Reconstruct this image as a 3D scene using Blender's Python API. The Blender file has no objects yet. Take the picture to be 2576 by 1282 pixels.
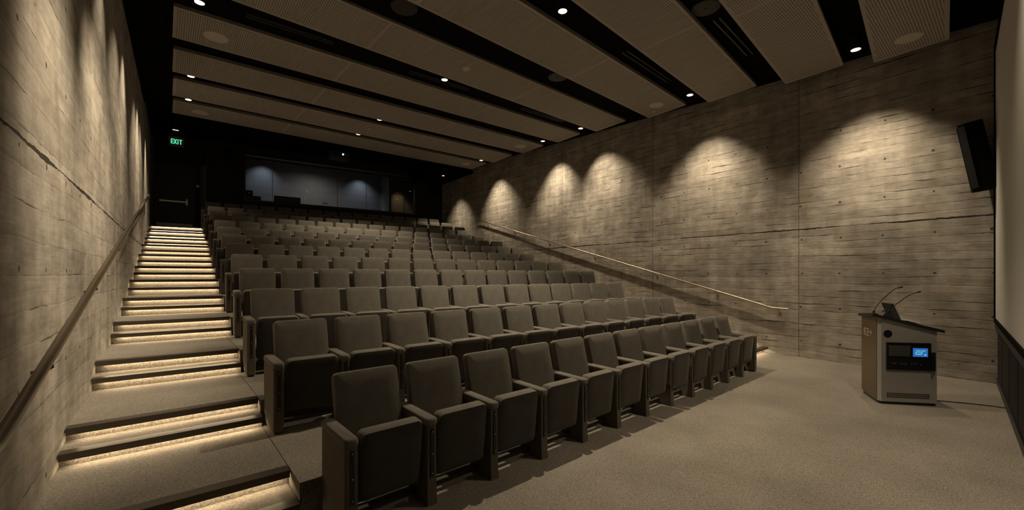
import bpy, bmesh, math, random
from mathutils import Vector, Matrix
random.seed(7)
R = math.radians
sc = bpy.context.scene
COL = sc.collection
# ------------------------------------------------------------------ view
sc.view_settings.view_transform = 'Standard'
sc.view_settings.look = 'None'
sc.view_settings.gamma = 1
sc.view_settings.use_curve_mapping = False
sc.view_settings.exposure = 0.0
sc.cycles.use_denoising = True
sc.cycles.max_bounces = 7
sc.cycles.diffuse_bounces = 4
sc.cycles.glossy_bounces = 3
sc.cycles.transparent_max_bounces = 8
sc.cycles.caustics_reflective = False
sc.cycles.caustics_refractive = False
sc.cycles.sample_clamp_indirect = 3.0
try:
    sc.cycles.use_light_tree = True
except Exception:
    pass
w = bpy.data.worlds.new('World'); sc.world = w; w.use_nodes = True
w.node_tree.nodes['Background'].inputs[0].default_value = (0.003, 0.003, 0.003, 1)

H = 1.6
YAW = math.atan(878 / 1060)
cam = bpy.data.cameras.new('Camera'); camo = bpy.data.objects.new('Camera', cam); COL.objects.link(camo)
camo.location = (0, 0, H); camo.rotation_euler = (R(90), 0, -YAW)
cam.sensor_width = 36; cam.lens = 36 * 1060 / 2576; cam.shift_y = (692 - 641) / 2576
cam.clip_start = 0.02; cam.clip_end = 100
sc.camera = camo

# ------------------------------------------------------------------ materials
def mat(name, col, rough=0.6, metal=0.0, spec=0.5):
    m = bpy.data.materials.new(name); m.use_nodes = True
    b = m.node_tree.nodes['Principled BSDF']
    b.inputs['Base Color'].default_value = (*col, 1); b.inputs['Roughness'].default_value = rough
    b.inputs['Metallic'].default_value = metal; b.inputs['Specular IOR Level'].default_value = spec
    return m
def emat(name, col, s):
    m = bpy.data.materials.new(name); m.use_nodes = True; n = m.node_tree.nodes; n.clear()
    e = n.new('ShaderNodeEmission'); o = n.new('ShaderNodeOutputMaterial')
    e.inputs[0].default_value = (*col, 1); e.inputs[1].default_value = s
    m.node_tree.links.new(e.outputs[0], o.inputs[0]); return m
class NT:
    def __init__(s, m): s.t = m.node_tree; s.n = s.t.nodes; s.l = s.t.links; s.b = s.n['Principled BSDF']
    def new(s, typ, **kw):
        x = s.n.new(typ)
        for k, v in kw.items():
            if k.startswith('i_'):
                key = k[2:]; key = int(key) if key.isdigit() else key
                inp = x.inputs[key]
                if hasattr(v, 'is_output'): s.l.new(v, inp)
                else: inp.default_value = v
            else: setattr(x, k, v)
        return x
    def math(s, op, a, b=None, c=None):
        x = s.n.new('ShaderNodeMath'); x.operation = op
        for i, v in enumerate((a, b, c)):
            if v is None: continue
            if hasattr(v, 'is_output'): s.l.new(v, x.inputs[i])
            else: x.inputs[i].default_value = v
        return x.outputs[0]
    def mix(s, f, a, b, mode='MIX'):
        x = s.n.new('ShaderNodeMix'); x.data_type = 'RGBA'; x.blend_type = mode
        for i, v in ((0, f), (6, a), (7, b)):
            if hasattr(v, 'is_output'): s.l.new(v, x.inputs[i])
            elif i == 0: x.inputs[0].default_value = v
            else: x.inputs[i].default_value = (*v, 1) if len(v) == 3 else v
        return x.outputs[2]
    def ramp(s, f, stops):
        x = s.n.new('ShaderNodeValToRGB'); s.l.new(f, x.inputs[0]); e = x.color_ramp.elements
        while len(e) < len(stops): e.new(0.5)
        for q, (p, c) in zip(e, stops):
            q.position = p; q.color = (c, c, c, 1) if not hasattr(c, '__len__') else (*c, 1)
        return x.outputs[0]
    def bump(s, h, strength, dist):
        x = s.n.new('ShaderNodeBump'); x.inputs['Strength'].default_value = strength; x.inputs['Distance'].default_value = dist
        s.l.new(h, x.inputs['Height']); s.l.new(x.outputs[0], s.b.inputs['Normal'])

def fabric(name, col, scale=260, bump=0.25):
    m = mat(name, col, 0.95, spec=0.15); t = NT(m)
    tc = t.new('ShaderNodeTexCoord').outputs['Object']
    n1 = t.new('ShaderNodeTexNoise', i_Vector=tc, i_Scale=scale, i_Detail=2.0).outputs[0]
    n2 = t.new('ShaderNodeTexNoise', i_Vector=tc, i_Scale=7.0, i_Detail=3.0).outputs[0]
    v = t.ramp(n1, [(0.3, 0.72), (0.7, 1.25)]); v2 = t.ramp(n2, [(0.3, 0.88), (0.7, 1.12)])
    c = t.mix(1.0, t.mix(1.0, v, v2, 'MULTIPLY'), col, 'MULTIPLY'); t.l.new(c, t.b.inputs['Base Color'])
    t.bump(n1, bump, 0.002)
    t.b.inputs['Sheen Weight'].default_value = 0.25; t.b.inputs['Sheen Roughness'].default_value = 0.5
    t.b.inputs['Sheen Tint'].default_value = (0.8, 0.7, 0.6, 1)
    return m
def carpet():
    m = mat('carpet', (0.2, 0.17, 0.14), 1.0, spec=0.05); t = NT(m)
    tc = t.new('ShaderNodeTexCoord').outputs['Object']
    mp = t.new('ShaderNodeMapping', i_Vector=tc); mp.inputs['Rotation'].default_value = (0, 0, R(45)); mp.inputs['Scale'].default_value = (1, 1.9, 1)
    n1 = t.new('ShaderNodeTexNoise', i_Vector=mp.outputs[0], i_Scale=75.0, i_Detail=3.0, i_Distortion=1.2).outputs[0]
    n3 = t.new('ShaderNodeTexNoise', i_Vector=tc, i_Scale=300.0, i_Detail=1.0).outputs[0]
    n2 = t.new('ShaderNodeTexNoise', i_Vector=tc, i_Scale=1.3, i_Detail=3.0).outputs[0]
    v = t.ramp(n1, [(0.36, 0.60), (0.64, 1.32)]); v2 = t.ramp(n2, [(0.3, 0.85), (0.7, 1.12)]); v3 = t.ramp(n3, [(0.3, 0.88), (0.7, 1.12)])
    c = t.mix(1.0, t.mix(1.0, t.mix(1.0, v, v2, 'MULTIPLY'), v3, 'MULTIPLY'), (0.210, 0.185, 0.158), 'MULTIPLY')
    t.l.new(c, t.b.inputs['Base Color']); t.bump(n1, 0.5, 0.004); return m

def concrete(name, lift=2.50, seams=(2.78, 6.1, 9.5, 13.0), seed=0.0, BH=0.131, jt=.49, bs=.8, jw=.062):
    """board-marked concrete: u = world Y, v = world Z"""
    m = mat(name, (0.35, 0.3, 0.25), 0.85, spec=0.25); t = NT(m)
    tc = t.new('ShaderNodeTexCoord').outputs['Object']
    sp = t.new('ShaderNodeSeparateXYZ', i_0=tc)
    u, v = sp.outputs[1], sp.outputs[2]
    cv = t.new('ShaderNodeCombineXYZ', i_0=u, i_1=v).outputs[0]
    # slow waviness of the board joints
    wv = t.new('ShaderNodeTexNoise', i_Vector=t.new('ShaderNodeMapping', i_Vector=cv, i_Scale=(0.9, 2.0, 1), i_Location=(seed, 0, 0)).outputs[0], i_Scale=1.0, i_Detail=4.0, i_Roughness=0.6).outputs[0]
    fine = t.new('ShaderNodeTexNoise', i_Vector=cv, i_Scale=14.0, i_Detail=4.0).outputs[0]
    v2 = t.math('ADD', v, t.math('ADD', t.math('MULTIPLY', t.math('SUBTRACT', wv, 0.5), 0.10), t.math('MULTIPLY', t.math('SUBTRACT', fine, 0.5), 0.012)))
    row = t.math('FLOOR', t.math('DIVIDE', v2, BH))
    rr = t.new('ShaderNodeTexWhiteNoise', noise_dimensions='1D', i_W=t.math('ADD', row, seed)).outputs[0]
    u2 = t.math('ADD', t.math('ADD', u, t.math('MULTIPLY', rr, 7.3)), t.math('MULTIPLY', t.math('SUBTRACT', fine, 0.5), 0.02))
    BL = 1.65
    colm = t.math('FLOOR', t.math('DIVIDE', u2, BL))
    brd = t.new('ShaderNodeTexWhiteNoise', noise_dimensions='2D', i_Vector=t.new('ShaderNodeCombineXYZ', i_0=row, i_1=colm).outputs[0]).outputs[0]
    fv = t.math('FRACT', t.math('DIVIDE', v2, BH)); fu = t.math('FRACT', t.math('DIVIDE', u2, BL))
    dv = t.math('MULTIPLY', t.math('MINIMUM', fv, t.math('SUBTRACT', 1.0, fv)), BH)       # metres to nearest joint
    du = t.math('MULTIPLY', t.math('MINIMUM', fu, t.math('SUBTRACT', 1.0, fu)), BL)
    # broken joints: width modulated
    jm = t.new('ShaderNodeTexNoise', i_Vector=t.new('ShaderNodeMapping', i_Vector=cv, i_Scale=(1.3, 7.0, 1), i_Location=(3 + seed, 5, 0)).outputs[0], i_Scale=1.0, i_Detail=5.0, i_Roughness=0.65).outputs[0]
    wj = t.math('MULTIPLY', t.math('MAXIMUM', t.math('SUBTRACT', jm, jt), 0.0), jw)
    joint = t.math('LESS_THAN', dv, wj)
    jsoft = t.ramp(t.math('DIVIDE', dv, 0.012), [(0.0, 0.0), (1.0, 1.0)])
    ju = t.math('MULTIPLY', t.math('LESS_THAN', du, 0.003), t.math('GREATER_THAN', brd, 0.8))
    # lift joint (open crack)
    lw = t.math('ADD', 0.004, t.math('MULTIPLY', t.math('MAXIMUM', t.math('SUBTRACT', jm, 0.42), 0.0), 0.07))
    lv = t.math('ADD', v, t.math('ADD', t.math('MULTIPLY', t.math('SUBTRACT', wv, 0.5), 0.05), t.math('MULTIPLY', t.math('SUBTRACT', fine, 0.5), 0.03)))
    lift_ = t.math('LESS_THAN', t.math('ABSOLUTE', t.math('SUBTRACT', lv, lift)), lw)
    dark = t.math('MAXIMUM', t.math('MAXIMUM', t.math('MULTIPLY', joint, 0.8), lift_), t.math('MULTIPLY', ju, 0.3))
    for s_ in seams:
        q = t.math('MULTIPLY', t.math('LESS_THAN', t.math('ABSOLUTE', t.math('SUBTRACT', t.math('ADD', u, t.math('MULTIPLY', t.math('SUBTRACT', fine, 0.5), 0.02)), s_)), 0.009), 0.55)
        dark = t.math('MAXIMUM', dark, q)
    # tie holes
    hj = t.new('ShaderNodeTexNoise', i_Vector=cv, i_Scale=1.7, i_Detail=1.0).outputs[0]
    hu = t.math('SUBTRACT', t.math('FRACT', t.math('DIVIDE', t.math('ADD', u, t.math('MULTIPLY', hj, 0.10)), 0.62)), 0.5)
    hv = t.math('SUBTRACT', t.math('FRACT', t.math('DIVIDE', t.math('SUBTRACT', v, 0.98 - 0.3275), 0.655)), 0.5)
    hd = t.math('SQRT', t.math('ADD', t.math('POWER', t.math('MULTIPLY', hu, 0.62), 2.0), t.math('POWER', t.math('MULTIPLY', hv, 0.655), 2.0)))
    hole = t.math('MULTIPLY', t.math('LESS_THAN', hd, t.math('MULTIPLY', jm, 0.036)), t.math('LESS_THAN', v, 4.6))
    # random pock marks
    vo = t.new('ShaderNodeTexVoronoi', i_Vector=t.new('ShaderNodeMapping', i_Vector=cv, i_Scale=(1, 1.6, 1)).outputs[0], i_Scale=3.1)
    pock = t.math('LESS_THAN', vo.outputs['Distance'], t.math('MULTIPLY', t.math('MAXIMUM', t.math('SUBTRACT', fine, 0.44), 0.0), 0.22))
    dark = t.math('MAXIMUM', dark, t.math('MULTIPLY', t.math('MAXIMUM', hole, pock), 0.85))
    # grain and stains
    gr = t.new('ShaderNodeTexNoise', i_Vector=t.new('ShaderNodeMapping', i_Vector=cv, i_Scale=(2.2, 46.0, 1)).outputs[0], i_Scale=1.0, i_Detail=5.0, i_Distortion=0.8).outputs[0]
    st = t.new('ShaderNodeTexNoise', i_Vector=cv, i_Scale=0.8, i_Detail=6.0, i_Roughness=0.62).outputs[0]
    st2 = t.new('ShaderNodeTexNoise', i_Vector=t.new('ShaderNodeMapping', i_Vector=cv, i_Scale=(5.5, 1.0, 1), i_Location=(9, 2, 0)).outputs[0], i_Scale=0.9, i_Detail=5.0).outputs[0]
    mul = t.mix(1.0, t.ramp(brd, [(0.0, 0.88), (1.0, 1.10)]), t.ramp(gr, [(0.25, 0.86), (0.75, 1.10)]), 'MULTIPLY')
    mul = t.mix(1.0, mul, t.ramp(st, [(0.32, 0.66), (0.68, 1.20)]), 'MULTIPLY')
    mul = t.mix(1.0, mul, t.ramp(st2, [(0.3, 0.80), (0.7, 1.12)]), 'MULTIPLY')
    mul = t.mix(1.0, mul, t.ramp(t.math('DIVIDE', dv, 0.02), [(0.0, 0.93), (1.0, 1.0)]), 'MULTIPLY')
    bl = t.new('ShaderNodeTexNoise', i_Vector=t.new('ShaderNodeMapping', i_Vector=cv, i_Scale=(3.0, 6.5, 1), i_Location=(1, 7 + seed, 0)).outputs[0], i_Scale=1.0, i_Detail=6.0, i_Roughness=0.7).outputs[0]
    mul = t.mix(1.0, mul, t.ramp(bl, [(0.34, 0.74), (0.66, 1.20)]), 'MULTIPLY')
    base = t.mix(st2, (0.41, 0.34, 0.265), (0.385, 0.362, 0.335))
    c = t.mix(1.0, mul, base, 'MULTIPLY')
    c = t.mix(dark, c, (0.035, 0.03, 0.024)); t.l.new(c, t.b.inputs['Base Color'])
    h = t.math('ADD', t.math('MULTIPLY', brd, 0.30), t.math('MULTIPLY', gr, 0.14))
    h = t.math('ADD', h, t.math('ADD', t.math('MULTIPLY', fine, 0.16), t.math('MULTIPLY', bl, 0.5)))
    h = t.math('ADD', h, t.math('MULTIPLY', jsoft, 0.15))
    h = t.math('SUBTRACT', h, t.math('MULTIPLY', dark, 1.6))
    t.bump(h, bs, 0.012)
    return m

def slatted():
    m = mat('perforated_panel', (0.2, 0.165, 0.13), 0.7, spec=0.2); t = NT(m)
    tc = t.new('ShaderNodeTexCoord').outputs['Object']
    sp = t.new('ShaderNodeSeparateXYZ', i_0=tc); x = sp.outputs[0]; z = sp.outputs[2]
    y = sp.outputs[1]
    fx = t.math('ABSOLUTE', t.math('SUBTRACT', t.math('FRACT', t.math('DIVIDE', x, 0.032)), 0.5))
    fy = t.math('ABSOLUTE', t.math('SUBTRACT', t.math('FRACT', t.math('DIVIDE', y, 0.032)), 0.5))
    g = t.math('MULTIPLY', t.math('LESS_THAN', fx, 0.30), t.math('LESS_THAN', fy, 0.30))
    n = t.new('ShaderNodeTexNoise', i_Vector=t.new('ShaderNodeMapping', i_Vector=tc, i_Scale=(30, 2, 30)).outputs[0], i_Scale=1.0, i_Detail=3.0).outputs[0]
    c = t.mix(1.0, t.ramp(n, [(0.3, 0.88), (0.7, 1.1)]), (0.47, 0.425, 0.375), 'MULTIPLY')
    c = t.mix(t.math('MULTIPLY', g, 0.82), c, (0.02, 0.016, 0.012)); t.l.new(c, t.b.inputs['Base Color'])
    return m

M = {}
M['fabric'] = fabric('grey_fabric', (0.128, 0.117, 0.102))
M['fabric_shaded'] = fabric('shaded_fabric', (0.036, 0.033, 0.028))  # seat fabric darkened, painting in the shade on the cushions' front faces
M['panel_side'] = fabric('panel_fabric', (0.095, 0.08, 0.062), 180, 0.15)
M['carpet'] = carpet()
M['conc_r'] = concrete('board_concrete_right', seed=0.0)
M['conc_l'] = concrete('board_concrete_left', lift=2.34, seams=(12.0,), seed=17.0, BH=0.2, jt=.51, bs=.42, jw=.035)
M['slat'] = slatted()
M['rim'] = mat('panel_rim_wood', (0.40, 0.355, 0.31), 0.6, spec=0.2)
M['edge'] = mat('panel_edge', (0.19, 0.165, 0.13), 0.7, spec=0.2)
M['black'] = mat('black_paint', (0.005, 0.005, 0.005), 0.95, spec=0.05)
M['black2'] = mat('black_plastic', (0.012, 0.012, 0.012), 0.45)
M['darkwall'] = mat('dark_wall_paint', (0.022, 0.021, 0.018), 0.8, spec=0.2)
M['tablet'] = mat('tablet_black', (0.006, 0.006, 0.006), 0.7, spec=0.2)
M['slot'] = mat('slot_black', (0.003, 0.003, 0.003), 0.5)
M['chrome'] = mat('chrome', (0.7, 0.68, 0.62), 0.25, 1.0)
M['bronze'] = mat('bronze_rail', (0.42, 0.35, 0.27), 0.4, 1.0)
M['wood_rail'] = mat('brown_rail', (0.075, 0.056, 0.036), 0.36, 0.4)
M['nosing'] = mat('bronze_nosing', (0.06, 0.047, 0.033), 0.45, 0.3)
M['lamp'] = emat('lamp_glow', (1.0, 0.80, 0.52), 3.0)
M['led'] = emat('led_strip', (1.0, 0.78, 0.48), 27.0)
M['can'] = mat('lamp_can', (0.02, 0.018, 0.016), 0.5)
M['disc'] = mat('speaker_grille_pale', (0.58, 0.53, 0.47), 0.7, spec=0.2)
M['disc_dark'] = mat('speaker_grille_dark', (0.022, 0.021, 0.016), 0.6)
M['slotvent'] = mat('vent_metal', (0.05, 0.045, 0.036), 0.5, 0.3)
M['white'] = mat('white_plastic', (0.55, 0.5, 0.43), 0.5)
M['screen'] = mat('screen_fabric', (0.62, 0.60, 0.57), 0.9, spec=0.1)
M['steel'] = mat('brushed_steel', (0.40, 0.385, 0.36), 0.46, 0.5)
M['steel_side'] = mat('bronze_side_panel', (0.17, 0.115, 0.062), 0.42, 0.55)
M['exit_box'] = mat('exit_housing', (0.16, 0.145, 0.13), 0.5)
M['exit_face'] = mat('exit_face', (0.05, 0.045, 0.04), 0.4)
M['exit_glow'] = emat('exit_green', (0.12, .80, 0.40), 1.0)
M['booth'] = mat('booth_wall', (0.34, 0.335, 0.33), 0.85)
M['booth_dark'] = mat('booth_ceiling', (0.26, 0.25, 0.23), 0.85)
M['warm'] = mat('booth_lit_door', (0.5, 0.36, 0.22), 0.7)
M['paper'] = mat('paper', (0.92, 0.9, 0.86), 0.7)
M['plaster'] = mat('jamb_plaster', (0.16, 0.135, 0.105), 0.8)
gl = bpy.data.materials.new('clear_glass'); gl.use_nodes = True
n_ = gl.node_tree.nodes; n_.clear(); o_ = n_.new('ShaderNodeOutputMaterial'); mx = n_.new('ShaderNodeMixShader'); tr = n_.new('ShaderNodeBsdfTransparent'); gs = n_.new('ShaderNodeBsdfGlossy'); fr = n_.new('ShaderNodeFresnel')
tr.inputs[0].default_value = (0.86, 0.88, 0.9, 1); gs.inputs['Roughness'].default_value = 0.0; fr.inputs[0].default_value = 1.5
gl.node_tree.links.new(fr.outputs[0], mx.inputs[0]); gl.node_tree.links.new(tr.outputs[0], mx.inputs[1]); gl.node_tree.links.new(gs.outputs[0], mx.inputs[2]); gl.node_tree.links.new(mx.outputs[0], o_.inputs[0])
M['glass'] = gl

# ------------------------------------------------------------------ mesh builder
class MB:
    def __init__(s): s.v = []; s.f = []; s.m = []; s.mats = []
    def mi(s, m):
        if m not in s.mats: s.mats.append(m)
        return s.mats.index(m)
    def add(s, vs, fs, m=0):
        o = len(s.v); s.v += [tuple(p) for p in vs]; s.f += [[o + i for i in f] for f in fs]; s.m += [m] * len(fs)
    def box(s, x0, x1, y0, y1, z0, z1, mtx=None, m=0):
        vs = [Vector((x, y, z)) for z in (z0, z1) for y in (y0, y1) for x in (x0, x1)]
        if mtx is not None: vs = [mtx @ p for p in vs]
        s.add(vs, [(0, 2, 3, 1), (4, 5, 7, 6), (0, 1, 5, 4), (2, 6, 7, 3), (0, 4, 6, 2), (1, 3, 7, 5)], m)
    def prism(s, pts, z0, z1, m=0, mtx=None):
        """pts: list of (x,y); z0,z1 numbers or per-vertex lists"""
        n = len(pts); a = sum(pts[i][0] * pts[(i + 1) % n][1] - pts[(i + 1) % n][0] * pts[i][1] for i in range(n))
        if a < 0:
            pts = pts[::-1]
            if hasattr(z0, '__len__'): z0 = z0[::-1]
            if hasattr(z1, '__len__'): z1 = z1[::-1]
        g = lambda z, i: z[i] if hasattr(z, '__len__') else z
        vs = [Vector((p[0], p[1], g(z0, i))) for i, p in enumerate(pts)] + [Vector((p[0], p[1], g(z1, i))) for i, p in enumerate(pts)]
        if mtx is not None: vs = [mtx @ p for p in vs]
        s.add(vs, [tuple(range(n))[::-1], tuple(range(n, 2 * n))] + [(i, (i + 1) % n, n + (i + 1) % n, n + i) for i in range(n)], m)
    def tube(s, pts, r, n=10, m=0, cap=True, radii=None):
        pts = [Vector(p) for p in pts]; rings = []
        for i, p in enumerate(pts):
            d = (pts[min(i + 1, len(pts) - 1)] - pts[max(i - 1, 0)]).normalized()
            up = Vector((0, 0, 1)) if abs(d.z) < 0.95 else Vector((1, 0, 0))
            a = d.cross(up).normalized(); b = d.cross(a).normalized(); rr = radii[i] if radii else r
            rings.append([p + a * math.cos(2 * math.pi * k / n) * rr + b * math.sin(2 * math.pi * k / n) * rr for k in range(n)])
        vs = [q for g in rings for q in g]; fs = []
        for i in range(len(rings) - 1):
            for k in range(n):
                fs.append((i * n + k, (i + 1) * n + k, (i + 1) * n + (k + 1) % n, i * n + (k + 1) % n))
        if cap: fs += [tuple(range(n)), tuple((len(rings) - 1) * n + k for k in range(n))[::-1]]
        s.add(vs, fs, m)
    def lathe(s, prof, c=(0, 0, 0), n=20, m=0, mtx=None):
        closed = prof[0] == prof[-1]
        vs = []; fs = []
        for r, z in prof: vs += [Vector((r * math.cos(2 * math.pi * k / n), r * math.sin(2 * math.pi * k / n), z)) for k in range(n)]
        for i in range(len(prof) - 1):
            for k in range(n): fs.append((i * n + k, i * n + (k + 1) % n, (i + 1) * n + (k + 1) % n, (i + 1) * n + k))
        if prof[0][0] > 1e-6 and not closed: fs.append(tuple(range(n))[::-1])
        if prof[-1][0] > 1e-6 and not closed: fs.append(tuple((len(prof) - 1) * n + k for k in range(n)))
        if mtx is not None: vs = [mtx @ p for p in vs]
        s.add([p + Vector(c) for p in vs], fs, m)
    def build(s, name, mats, parent=None, smooth=False, loc=None):
        me = bpy.data.meshes.new(name)
        if loc is not None: s.v = [(a - loc[0], b - loc[1], c - loc[2]) for a, b, c in s.v]
        me.from_pydata(s.v, [], s.f); me.update()
        bm = bmesh.new(); bm.from_mesh(me); bmesh.ops.recalc_face_normals(bm, faces=bm.faces); bm.to_mesh(me); bm.free()
        for mm in (mats if isinstance(mats, (list, tuple)) else [mats]): me.materials.append(mm)
        for p, i in zip(me.polygons, s.m): p.material_index = i; p.use_smooth = smooth
        if smooth:
            try: me.set_sharp_from_angle(angle=R(40))
            except Exception: pass
        o = bpy.data.objects.new(name, me); COL.objects.link(o)
        if parent is not None: o.parent = parent
        if loc is not None: o.location = loc
        return o
def thing(name, label, cat, loc=(0, 0, 0), rz=0, group=None):
    o = bpy.data.objects.new(name, None); COL.objects.link(o); o.location = loc; o.rotation_euler = (0, 0, rz)
    o.empty_display_size = 0.1; return tag(o, label, cat, group)
def tag(o, label, cat, group=None):
    o['label'] = label; o['category'] = cat
    if group: o['group'] = group
    return o
def struct(name, mb, mats, smooth=False):
    o = mb.build(name, mats, smooth=smooth); o['kind'] = 'structure'; return o
def rrect(w, h, r, n=4):
    pts = []
    for cx, cz, a0 in ((w / 2 - r, h / 2 - r, 0), (-w / 2 + r, h / 2 - r, 90), (-w / 2 + r, -h / 2 + r, 180), (w / 2 - r, -h / 2 + r, 270)):
        for k in range(n + 1):
            a = R(a0 + 90 * k / n); pts.append((cx + r * math.cos(a), cz + r * math.sin(a)))
    return pts
def pillow(w, h, d, r, bev, puff=0.012, mtx=None, mb=None, arch=0.0, m=0, m2=None):
    """upholstered slab: outline in XZ, front face at -Y, rounded edges, soft bulge"""
    mb = mb or MB(); rings = []
    prof = [(bev, 0.0), (bev * 0.3, bev * 0.3), (0, bev), (0, d - bev), (bev * 0.3, d - bev * 0.3), (bev, d), (min(w, h) * 0.22, d + puff * 0.75), (min(w, h) * 0.38, d + puff)]
    for ins, y in prof:
        rr = max(r - ins, 0.004)
        rings.append([Vector((x, -y, z + (arch * (1 - (2 * x / w) ** 2) if z > 0 else 0))) for x, z in rrect(w - 2 * ins, h - 2 * ins, min(rr, (min(w, h) - 2 * ins) / 2 - 1e-4))])
    n = len(rings[0]); vs = [p for g in rings for p in g]; fs = []
    for i in range(len(rings) - 1):
        for k in range(n): fs.append((i * n + k, (i + 1) * n + k, (i + 1) * n + (k + 1) % n, i * n + (k + 1) % n))
    fs.append(tuple(range(n))); fs.append(tuple((len(rings) - 1) * n + k for k in range(n))[::-1])
    if mtx is not None: vs = [mtx @ p for p in vs]
    nf = len(fs); mb.add(vs, fs, m)
    if m2 is not None:
        for q in list(range(4 * n, (len(rings) - 1) * n)) + [nf - 1]: mb.m[len(mb.m) - nf + q] = m2
    return mb
ONES = ['', 'first', 'second', 'third', 'fourth', 'fifth', 'sixth', 'seventh', 'eighth', 'ninth', 'tenth', 'eleventh', 'twelfth', 'thirteenth', 'fourteenth', 'fifteenth', 'sixteenth', 'seventeenth', 'eighteenth', 'nineteenth', 'twentieth', 'twenty-first', 'twenty-second', 'twenty-third', 'twenty-fourth']

# ------------------------------------------------------------------ room layout (metres, camera eye above 0,0)
RWa, RWb = 9.47 - .0568 * .21, .0568
LWa, LWb = -.64, .0164
BWa, BWb = 19.0945, -.105
FWa, FWb = -.4245, .067
rw = lambda y: RWa + RWb * y
lw = lambda y: LWa + LWb * y
bw = lambda x: BWa + BWb * x
fw = lambda x: FWa + FWb * x
zc = lambda y: 5.36 + .06 * min(y, 15.0)
ROWS = [  # X0, Y0, angle, z of tier, z of seat-back top, seats
 (0.87, 3.07, 1.8, 0.0, 0.90, 12), (0.76, 4.51, 0.3, 0.24, 1.152, 13), (0.78, 6.00, -1.6, 0.455, 1.418, 13), (0.85, 7.57, -3.4, 0.71, 1.694, 14),
 (0.88, 8.87, -4.3, 0.975, 1.959, 14), (0.92, 10.13, -4.7, 1.24, 2.225, 14), (0.96, 11.39, -5.2, 1.52, 2.504, 15), (0.98, 12.52, -5.1, 1.79, 2.776, 15),
 (1.02, 13.79, -5.7, 2.08, 3.066, 15), (1.09, 15.13, -6.9, 2.375, 3.36, 15), (1.08, 16.20, -6.5, 2.64, 3.624, 16), (1.12, 17.43, -7.1, 2.92, 3.907, 16), (1.10, 18.41, -6.4, 3.20, 4.188, 16)]
PIT = 0.56
def rline(k, off):          # row line k shifted back by off: returns function x -> y
    X0, Y0, th = ROWS[k][:3]; t = math.tan(R(th)); o = off / math.cos(R(th))
    return lambda x: Y0 + (x - X0) * t + o
def xr(k): return ROWS[k][0] + ROWS[k][5] * PIT * math.cos(R(ROWS[k][2]))

# ------------------------------------------------------------------ walls, floor, ceiling
def wall_y(name, fx, y0, y1, z0, z1, t, m, segs=1):
    mb = MB(); mb.prism([(fx(y0), y0), (fx(y1), y1), (fx(y1) + t, y1), (fx(y0) + t, y0)], z0, z1); return struct(name, mb, m)
wall_y('wall_right', rw, -1.3, 22.0, -0.3, 6.9, 0.3, M['conc_r'])
wall_y('wall_left', lw, -1.3, 19.25, -0.3, 6.9, -0.3, M['conc_l'])
mb = MB(); mb.prism([(-1.2, -1.3), (10.3, -1.3), (rw(4.0), 4.0), (lw(4.0), 4.0)], -0.2, 0.0); struct('floor', mb, M['carpet'])
# front wall (behind the photographer) with a ledge under the screen
mb = MB(); mb.prism([(-0.9, fw(-0.9)), (9.47, fw(9.47)), (9.47, fw(9.47) - 0.4), (-0.9, fw(-0.9) - 0.6)], -0.1, 6.2); struct('wall_front', mb, M['darkwall'])
mb = MB(); mb.prism([(-0.5, fw(-0.5)), (9.46, fw(9.46)), (9.46, fw(9.46) + .035), (-0.5, fw(-0.5) + .035)], 0.82, 0.90)
mb.prism([(-0.5, fw(-0.5)), (9.46, fw(9.46)), (9.46, fw(9.46) + .018), (-0.5, fw(-0.5) + .018)], 0.0, 0.10); struct('trim_1', mb, M['black2'])
# sloping black ceiling above the hung panels, then the flat rear part
mb = MB(); mb.prism([(-1.2, -1.3), (11.2, -1.3), (11.2, 15.0), (-1.2, 15.0)], [zc(-1.3)] * 2 + [zc(15)] * 2, [zc(-1.3) + .3] * 2 + [zc(15) + .3] * 2)
mb.prism([(-1.2, 15.0), (11.2, 15.0), (11.2, bw(11.2) + .2), (1.2, bw(1.2) + .2), (1.2, 19.5), (-1.2, 19.5)], 6.55, 6.95)
mb.prism([(-1.2, 14.98), (11.2, 14.98), (11.2, 15.02), (-1.2, 15.02)], zc(15), 6.6); struct('ceiling', mb, M['black'])
mb = MB(); mb.prism([(8.9, 15.1), (rw(15.1), 15.1), (rw(17.9), bw(rw(17.9))), (8.9, bw(8.9))], 6.0, 6.5); struct('ceiling_soffit', mb, M['black'])
# back wall with the control-booth opening
WX0, WX1, WZ0, WZ1 = 2.41, 9.12, 4.48, 6.2
def bslab(mb, x0, x1, z0, z1, d0=0.0, d1=0.2, m=0):
    mb.prism([(x0, bw(x0) + d0), (x1, bw(x1) + d0), (x1, bw(x1) + d1), (x0, bw(x0) + d1)], z0, z1, m)
mb = MB(); bslab(mb, 1.2, WX0, 2.6, 6.7); bslab(mb, WX1, 10.9, 2.6, 6.7); bslab(mb, WX0, WX1, 2.6, WZ0); bslab(mb, WX0, WX1, WZ1, 6.7)
struct('wall_back', mb, M['darkwall'])
mb = MB(); bslab(mb, 1.24, WX0 - .05, 4.13, 4.14, -.006, 0); bslab(mb, WX1 + .1, 10.4, 4.02, 4.03, -.006, 0)
struct('trim_2', mb, M['black'])
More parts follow.
